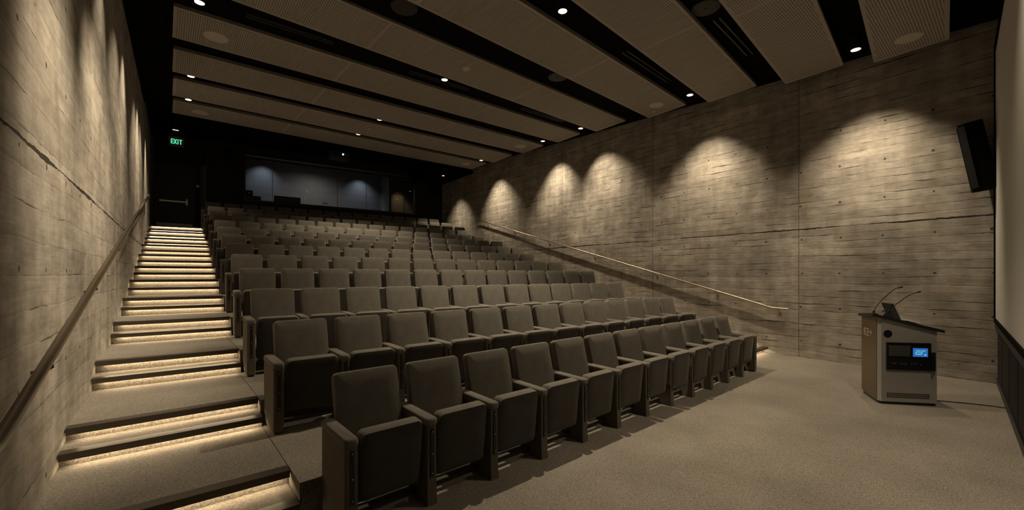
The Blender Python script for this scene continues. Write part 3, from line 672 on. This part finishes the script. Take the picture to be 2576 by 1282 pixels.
ps = poly(-.02); mb = MB(); mb.prism(ps, .0005, .036); subL(mb); mb.build('plinth', M['black2'], t)
ps = [Bp - uu * .075 - vv * .03, Cp + uu * .07 - vv * .03, Dp + uu * .06 + vv * .03, Ap - uu * .03 + vv * .05]; ps = [tuple(p) for p in ps]
mb = MB(); mb.prism(ps, [ztop(p) + .001 for p in ps], [ztop(p) + .034 for p in ps]); subL(mb); mb.build('desktop', M['black2'], t)
nrm = Vector((uu.y, -uu.x)); nrm = nrm if nrm.dot(Bp) < 0 else -nrm      # outwards, towards the camera
UM = Matrix(((uu.x, -nrm.x, 0, Bp.x), (uu.y, -nrm.y, 0, Bp.y), (0, 0, 1, 0), (0, 0, 0, 1)))   # local: x along face, -y outwards, z up
def face(name, boxes, m, parent=t, smooth=False):
    mb = MB()
    for b in boxes: mb.box(*b, mtx=UM)
    subL(mb); return mb.build(name, m, parent, smooth)
rk = face('rack_opening', [(.088, .552, -.008, -.0005, .435, .765)], M['slot'])
face('rack_frame', [(.080, .090, -.014, -.0005, .43, .77), (.55, .558, -.014, -.0005, .43, .77), (.08, .558, -.014, -.0005, .762, .77), (.08, .558, -.014, -.0005, .43, .438)], M['black2'], rk)
eq = face('mixer_unit', [(.102, .335, -.016, -.008, .60, .735)], mat('mixer_grey', (.035, .033, .03), .5), rk)
scn = face('touch_screen', [(.352, .525, -.018, -.008, .595, .715)], M['black2'], rk)
mS = emat('screen_blue', (.035, .13, .5), 1.0)
face('display', [(.36, .517, -.0195, -.018, .603, .707)], mS, rk)['label'] = 'glowing blue display'
face('display_icon', [(.392, .44, -.0205, -.0195, .672, .680), (.45, .492, -.0205, -.0195, .672, .680), (.385, .395, -.0205, -.0195, .635, .662), (.395, .45, -.0205, -.0195, .630, .640), (.45, .458, -.0205, -.0195, .64, .668), (.40, .45, -.0205, -.0195, .655, .661), (.48, .50, -.0205, -.0195, .62, .634)], emat('screen_green', (.12, .8, .4), .9), rk)
mb = MB()
for r_ in range(5):
    for c in range(14): mb.box(.110 + c * .0158, .120 + c * .0158, -.0185, -.016, .615 + r_ * .024, .627 + r_ * .024, mtx=UM)
subL(mb); mb.build('button_grid', mat('button_grey', (.09, .085, .075), .5), rk)
mb = MB()
for x, z in ((.145, .515), (.175, .513), (.235, .512), (.262, .510), (.289, .508), (.345, .515), (.37, .512), (.40, .518), (.445, .505)):
    mb.lathe([(0, .012), (.0055, .010), (.006, 0)], n=10, mtx=UM @ Matrix.Translation((x, -.008, z)) @ Matrix.Rotation(R(90), 4, 'X'))
subL(mb); mb.build('knobs', M['chrome'], rk)
mb = MB(); mb.prism([(.535, -.06), (.552, -.008), (.60, -.008), (.60, -.02)], .44, .66, mtx=UM); subL(mb); mb.build('rack_door', M['black2'], rk)
mb = MB(); mb.lathe([(0, .001), (.040, .001), (.040, .004), (.046, .004), (.047, 0)], n=28, mtx=UM @ Matrix.Translation((.10, -.0005, .875)) @ Matrix.Rotation(R(90), 4, 'X')); subL(mb); mb.build('cable_port', M['slot'], t)
mb = MB()
for r_ in range(3):
    for c in range(40): mb.box(.088 + c * .0116, .096 + c * .0116, -.002, -.0003, .085 + r_ * .022, .101 + r_ * .022, mtx=UM)
subL(mb); mb.build('vent_grille', M['slotvent'], t)
# left side: dark bronze inset panel with white mark
nv = Vector((-vv.y, vv.x)); nv = nv if nv.dot(Bp) < 0 else -nv
VM = Matrix(((vv.x, -nv.x, 0, Bp.x), (vv.y, -nv.y, 0, Bp.y), (0, 0, 1, 0), (0, 0, 0, 1)))
if VM.determinant() < 0: pass
def vface(name, boxes, m, d=0):
    mb = MB()
    for b in boxes: mb.box(*b, mtx=VM)
    subL(mb); return mb.build(name, m, t)
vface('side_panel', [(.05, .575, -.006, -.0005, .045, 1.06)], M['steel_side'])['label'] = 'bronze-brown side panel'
Ls = []
def stroke(x0, x1, z0, z1): Ls.append((x0, x1, -.0085, -.006, z0, z1))
# mark on the side reads from far to near edge: l E 2 +
stroke(.475, .485, .80, .90)
stroke(.40, .455, .885, .90); stroke(.40, .455, .845, .858); stroke(.40, .455, .80, .815); stroke(.44, .455, .80, .90)
stroke(.30, .37, .885, .90); stroke(.30, .37, .845, .858); stroke(.30, .37, .80, .815); stroke(.30, .315, .845, .90); stroke(.355, .37, .80, .858)
stroke(.20, .27, .85, .866); stroke(.227, .243, .822, .894)
vface('side_lettering', Ls, M['white'])
# microphones and tablet on top
def gn(name, lab, base_p, pts):
    tt = thing(name, lab, 'microphone', base_p, 0, 'gooseneck microphones on the lectern')
    b0 = Vector(base_p); mb = MB(); mb.lathe([(.04, 0), (.038, .012), (.016, .02), (.013, .045), (0, .046)], n=18); mb.build('base', M['black2'], tt, True)
    P = [Vector(p) - b0 for p in pts]; Q = []
    for i in range(len(P) - 1):
        for s in range(5):
            a = P[max(i - 1, 0)]; b = P[i]; c = P[i + 1]; d = P[min(i + 2, len(P) - 1)]; u = s / 5
            Q.append(.5 * ((2 * b) + (c - a) * u + (2 * a - 5 * b + 4 * c - d) * u * u + (3 * b - a - 3 * c + d) * u ** 3))
    Q.append(P[-1]); mb = MB(); mb.tube(Q, .006, 8); mb.build('gooseneck', M['black2'], tt, True)
    e = (Q[-1] - Q[-3]).normalized(); mb = MB(); mb.tube([Q[-1] - e * .01, Q[-1], Q[-1] + e * .035, Q[-1] + e * .045], .011, 10, radii=[.006, .011, .011, .006]); mb.build('capsule', M['black2'], tt, True)
FY = Vector((math.sin(YAW), math.cos(YAW)))
def at(px, py, d):
    q = (px - 1288) / 1060; return (d * (math.sin(YAW) + q * math.cos(YAW)), d * (math.cos(YAW) - q * math.sin(YAW)), H - (py - 692) * d / 1060)
def onTop(px, d):
    p = at(px, 700, d); return (p[0], p[1], ztop((p[0], p[1])) + .034)
b1 = onTop(2198, 5.38); gn('gooseneck_microphone', 'left gooseneck microphone rising from the high end of the lectern', b1, [(b1[0], b1[1], b1[2] + .04), at(2206, 768, 5.38), at(2228, 745, 5.36), at(2250, 727, 5.34), at(2261, 723, 5.33)])
b2 = onTop(2226, 5.42); gn('gooseneck_microphone', 'right gooseneck microphone arching from behind the tablet on the lectern', b2, [(b2[0], b2[1], b2[2] + .04), at(2243, 774, 5.42), at(2265, 757, 5.40), at(2288, 741, 5.38), at(2306, 735, 5.36)])
p0 = Vector(onTop(2234, 5.34)); p1 = Vector(onTop(2267, 5.22)); up_ = Vector(at(2217, 761, 5.46)) - Vector(at(2234, 798, 5.34))
tt = thing('tablet', 'black tablet leaning on a stand on the lectern top', 'tablet', p0)
def slab4(q, th_, nm, parent, o0):
    q = [Vector(v) - o0 for v in q]; nn_ = (q[1] - q[0]).cross(q[3] - q[0]).normalized() * th_
    mb = MB(); vs = q + [v + nn_ for v in q]; mb.add(vs, [(0, 1, 2, 3), (7, 6, 5, 4), (0, 4, 5, 1), (1, 5, 6, 2), (2, 6, 7, 3), (3, 7, 4, 0)]); return mb.build(nm, M['tablet'], parent)
up_n = Vector((0, 0, .004))
slab4([p0 + up_n, p1 + up_n, p1 + up_ * 1.04 + up_n, p0 + up_ + up_n], .010, 'screen_body', tt, p0)
p2 = Vector(onTop(2222, 5.30)); mid = (p0 + p1) / 2 + up_ * .72
slab4([p2 + up_n, (p0 + p1) / 2 + up_n, mid + (p1 - p0) * .12, mid - (p1 - p0) * .12], .008, 'stand', tt, p0)
b4 = Vector(onTop(2283, 5.36)); mb = MB(); mb.box(-.11, .10, -.07, .07, .012, .034, mtx=Tm(0, 0, 0, 0, R(12))); o = mb.build('paper_pad', M['paper'], None); o.location = b4; o.rotation_euler = (0, 0, -YAW + R(10)); tag(o, 'white sheets of paper lying on the lectern beside the tablet', 'paper')
mb = MB(); mb.tube([(7.50, .80, .006), (7.62, .62, .006), (7.72, .42, .006), (7.79, .22, .006), (7.80, .115, .006)], .006, 8); o = mb.build('floor_cable', M['black2']); tag(o, 'black cable running across the carpet from lectern to front wall', 'cable')

# ------------------------------------------------------------------ control booth behind the back wall
bz0 = 3.3; by1 = 21.3
mb = MB(); mb.box(1.3, 10.9, by1, by1 + .2, bz0, 6.9); struct('wall_booth_rear', mb, M['booth'])
mb = MB(); mb.box(1.25, 1.45, 19.2, by1, bz0, 6.9); struct('wall_booth_left', mb, M['booth'])
mb = MB(); mb.box(10.6, 10.8, 18.2, by1, bz0, 6.9); struct('wall_booth_right', mb, M['booth'])
mb = MB(); mb.prism([(1.3, bw(1.3) + .21), (10.7, bw(10.7) + .21), (10.7, by1), (1.3, by1)], bz0 - .1, bz0); struct('floor_booth', mb, M['carpet'])
mb = MB(); mb.prism([(1.3, bw(1.3) + .21), (10.7, bw(10.7) + .21), (10.7, by1), (1.3, by1)], 6.75, 6.85); struct('ceiling_booth', mb, M['booth_dark'])
mb = MB(); bslab(mb, 1.5, 10.5, 6.25, 6.45, .9, .98); struct('beam_booth', mb, M['booth_dark'])
# window frame, glass, mullions
mb = MB(); e = .05
bslab(mb, WX0 - e, WX0 + .01, WZ0 - e, WZ1 + e, -.03, .18); bslab(mb, WX1 - .01, WX1 + e, WZ0 - e, WZ1 + e, -.03, .18); bslab(mb, WX0, WX1, WZ0 - e, WZ0 + .01, -.06, .18); bslab(mb, WX0, WX1, WZ1 - .01, WZ1 + e, -.03, .18)
win = struct('window_1', mb, M['black2'])
prev = WX0 + .012
for i, x in enumerate((3.32, 5.72, 6.92, WX1 - .012)):
    mb = MB(); bslab(mb, prev, x - .008, WZ0 + .012, WZ1 - .012, .06, .068); mb.build('glass_pane', M['glass'], win); prev = x + .008
mb = MB()
for x in (3.32, 5.72, 6.92): bslab(mb, x - .007, x + .007, WZ0 + .011, WZ1 - .011, .055, .075)
mb.build('mullion', M['slotvent'], win)
# booth partition and doorway on the right
mb = MB(); mb.box(8.72, 8.80, 20.2, by1 - .001, bz0 + .001, 6.74); struct('wall_booth_partition', mb, M['booth'])
mb = MB(); mb.box(9.38, 9.96, by1 - .03, by1 - .001, bz0 + .001, 5.95); d2 = struct('door_2', mb, M['warm'])
mb = MB(); mb.box(9.30, 9.38, by1 - .05, by1 - .001, bz0 + .001, 6.03); mb.box(9.96, 10.04, by1 - .05, by1 - .001, bz0 + .001, 6.03); mb.box(9.38, 9.96, by1 - .05, by1 - .001, 5.951, 6.03); mb.build('door_frame', M['booth_dark'], d2)
cool = (.74, .84, 1.0)
spot('booth_beam', (3.4, by1 - .60, 6.6), 20, 104, 1, cool, tilt=(22, 0)); spot('booth_beam', (7.65, by1 - .60, 6.6), 22, 104, 1, cool, tilt=(22, 0)); spot('booth_beam', (9.7, 20.8, 6.6), 16, 80, .7, (1, .8, .55)); spot('booth_beam', (5.4, 20.0, 6.68), 62, 160, 1, (1, .93, .84))
# desk along the window
t = thing('control_desk', 'long dark desk behind the booth window', 'desk', (5.6, bw(5.6) + .55, bz0))
subd = lambda mbx, t=t: setattr(mbx, 'v', [(p[0] - t.location[0], p[1] - t.location[1], p[2] - t.location[2]) for p in mbx.v])
mb = MB(); bslab(mb, 2.0, 9.0, 4.40, 4.44, .22, .95); subd(mb); mb.build('desktop', M['black2'], t)
for x in (2.1, 4.4, 6.7, 8.9):
    mb = MB(); bslab(mb, x - .03, x + .03, bz0, 4.40, .30, .90); subd(mb); mb.build('leg', M['black2'], t)
def bp(x, d, z): return (x, bw(x) + d, z)
th_b = math.atan(BWb)
t = thing('monitor', 'wide black monitor on the booth desk right of the first mullion', 'monitor', bp(3.92, .45, 4.44), th_b)
mb = MB(); mb.box(-.48, .48, -.02, .02, .06, .36); mb.build('screen_body', M['slot'], t)
mb = MB(); mb.box(-.47, .47, -.018, .018, .36, .372); mb.build('top_edge', M['chrome'], t)
mb = MB(); mb.box(-.12, .12, -.08, .08, 0, .012); mb.box(-.02, .02, -.015, .015, .01, .08); mb.build('stand', M['black2'], t)
t = thing('equipment_case', 'black box of equipment at the left end of the booth window', 'equipment', bp(2.58, .40, 4.44), th_b)
mb = MB(); mb.box(-.15, .13, -.12, .12, 0, .46); mb.build('case', M['black2'], t); mb = MB(); mb.box(.13, .40, -.10, .10, 0, .26); mb.build('shelf_unit', M['black2'], t)
mb = MB(); [mb.lathe([(0, .01), (.02, .008), (.022, 0)], n=10, mtx=Tm(x, -.121, z, R(90))) for x, z in ((-.08, .10), (.0, .36))]; mb.build('dials', M['chrome'], t)
t = thing('desk_lamp', 'small pale desk lamp in the middle of the booth desk', 'lamp', bp(5.28, .45, 4.44), th_b)
mb = MB(); mb.lathe([(.07, 0), (.07, .015), (.01, .02), (0, .02)], n=16); mb.tube([(0, 0, .015), (-.06, 0, .16), (.0, 0, .26)], .008, 8); mb.build('stem', M['white'], t, True); mb = MB(); mb.tube([(-.04, 0, .26), (.16, 0, .23)], .025, 10); mb.build('lamp_head', M['white'], t, True)
t = thing('office_chair', 'dark rounded chair back showing above the booth sill', 'chair', bp(5.05, 1.3, bz0), th_b)
pillow(.62, .55, .07, .2, .02, .02, mtx=Tm(0, 0, 1.02), mb=(mb := MB())); mb.build('backrest', M['black2'], t, True)
mb = MB(); mb.box(-.25, .25, -.45, .02, .42, .50); mb.build('seat', M['black2'], t)
mb = MB(); mb.tube([(0, -.2, .05), (0, -.2, .42)], .03, 10); mb.tube([(0, 0, .45), (0, .05, .8)], .02, 8)
for a in range(5): mb.tube([(0, -.2, .07), (.28 * math.cos(a * 1.257), -.2 + .28 * math.sin(a * 1.257), .02)], .018, 8)
mb.build('base', M['black2'], t)
for i, (x, lab) in enumerate(((2.98, 'small pale device on the booth desk beside the black case'), (3.22, 'small pale device on the booth desk just left of the first mullion'))):
    mb = MB(); mb.box(-.06, .06, -.04, .04, 0, .03); mb.box(-.05, -.01, -.02, .02, .03, .08); o = mb.build('desk_phone', M['white']); o.location = bp(x, .34, 4.44); o.rotation_euler = (0, 0, th_b); tag(o, lab, 'device', 'small devices on the booth desk')

# ------------------------------------------------------------------ projector and small wall units at the back
t = thing('projector', 'dark projector with a glowing blue lens hung in front of the booth', 'projector', (4.90, 15.75, 5.83), R(-3))
mb = MB(); mb.box(-.30, .30, -.25, .25, 0, .18); mb.build('casing', M['slotvent'], t)
mb = MB(); mb.lathe([(.075, 0), (.075, .06), (.055, .06), (.055, .02), (0, .02)], n=24, mtx=Tm(.08, -.25, .095, R(90))); mb.build('lens_ring', M['black2'], t)
mb = MB(); mb.lathe([(0, .03), (.030, .022), (.031, .02)], n=16, mtx=Tm(.08, -.25, .095, R(90))); mb.build('lens', emat('projector_lens', (.35, .6, 1.0), 5.0), t)['label'] = 'bright bluish lens'
mb = MB(); [mb.box(-.26 + i * .035, -.24 + i * .035, -.256, -.249, .04, .14) for i in range(7)]; mb.build('vent', M['black'], t)
mb = MB(); mb.box(-.03, .03, -.03, .03, .18, .72); mb.box(-.33, .33, -.27, .27, -.03, -.012); mb.box(-.32, -.30, -.02, .02, -.02, .2); mb.box(.30, .32, -.02, .02, -.02, .2); mb.build('mount', M['black2'], t)
for x, z, lab in ((1.85, 6.05, 'small black wall speaker with a glint, left of the booth window'), (9.98, 5.74, 'small black wall speaker with a glint, right of the booth window')):
    t = thing('rear_speaker', lab, 'speaker', (x, bw(x) - .18, z), th_b, 'small speakers on the back wall')
    mb = MB(); mb.box(-.13, .13, -.12, .12, -.2, .2, mtx=Tm(0, 0, 0, R(12))); mb.build('cabinet', M['black'], t)
    mb = MB(); mb.lathe([(0, .014), (.022, .012), (.024, 0)], n=10, mtx=Tm(-.12 if x < 5 else .12, -.125, .02, R(90))); mb.build('glint_stud', M['chrome'], t)  # chrome stud added only to make the speaker's glint
    mb = MB(); mb.box(-.02, .02, .10, .176, -.04, .04); mb.build('bracket', M['black2'], t)
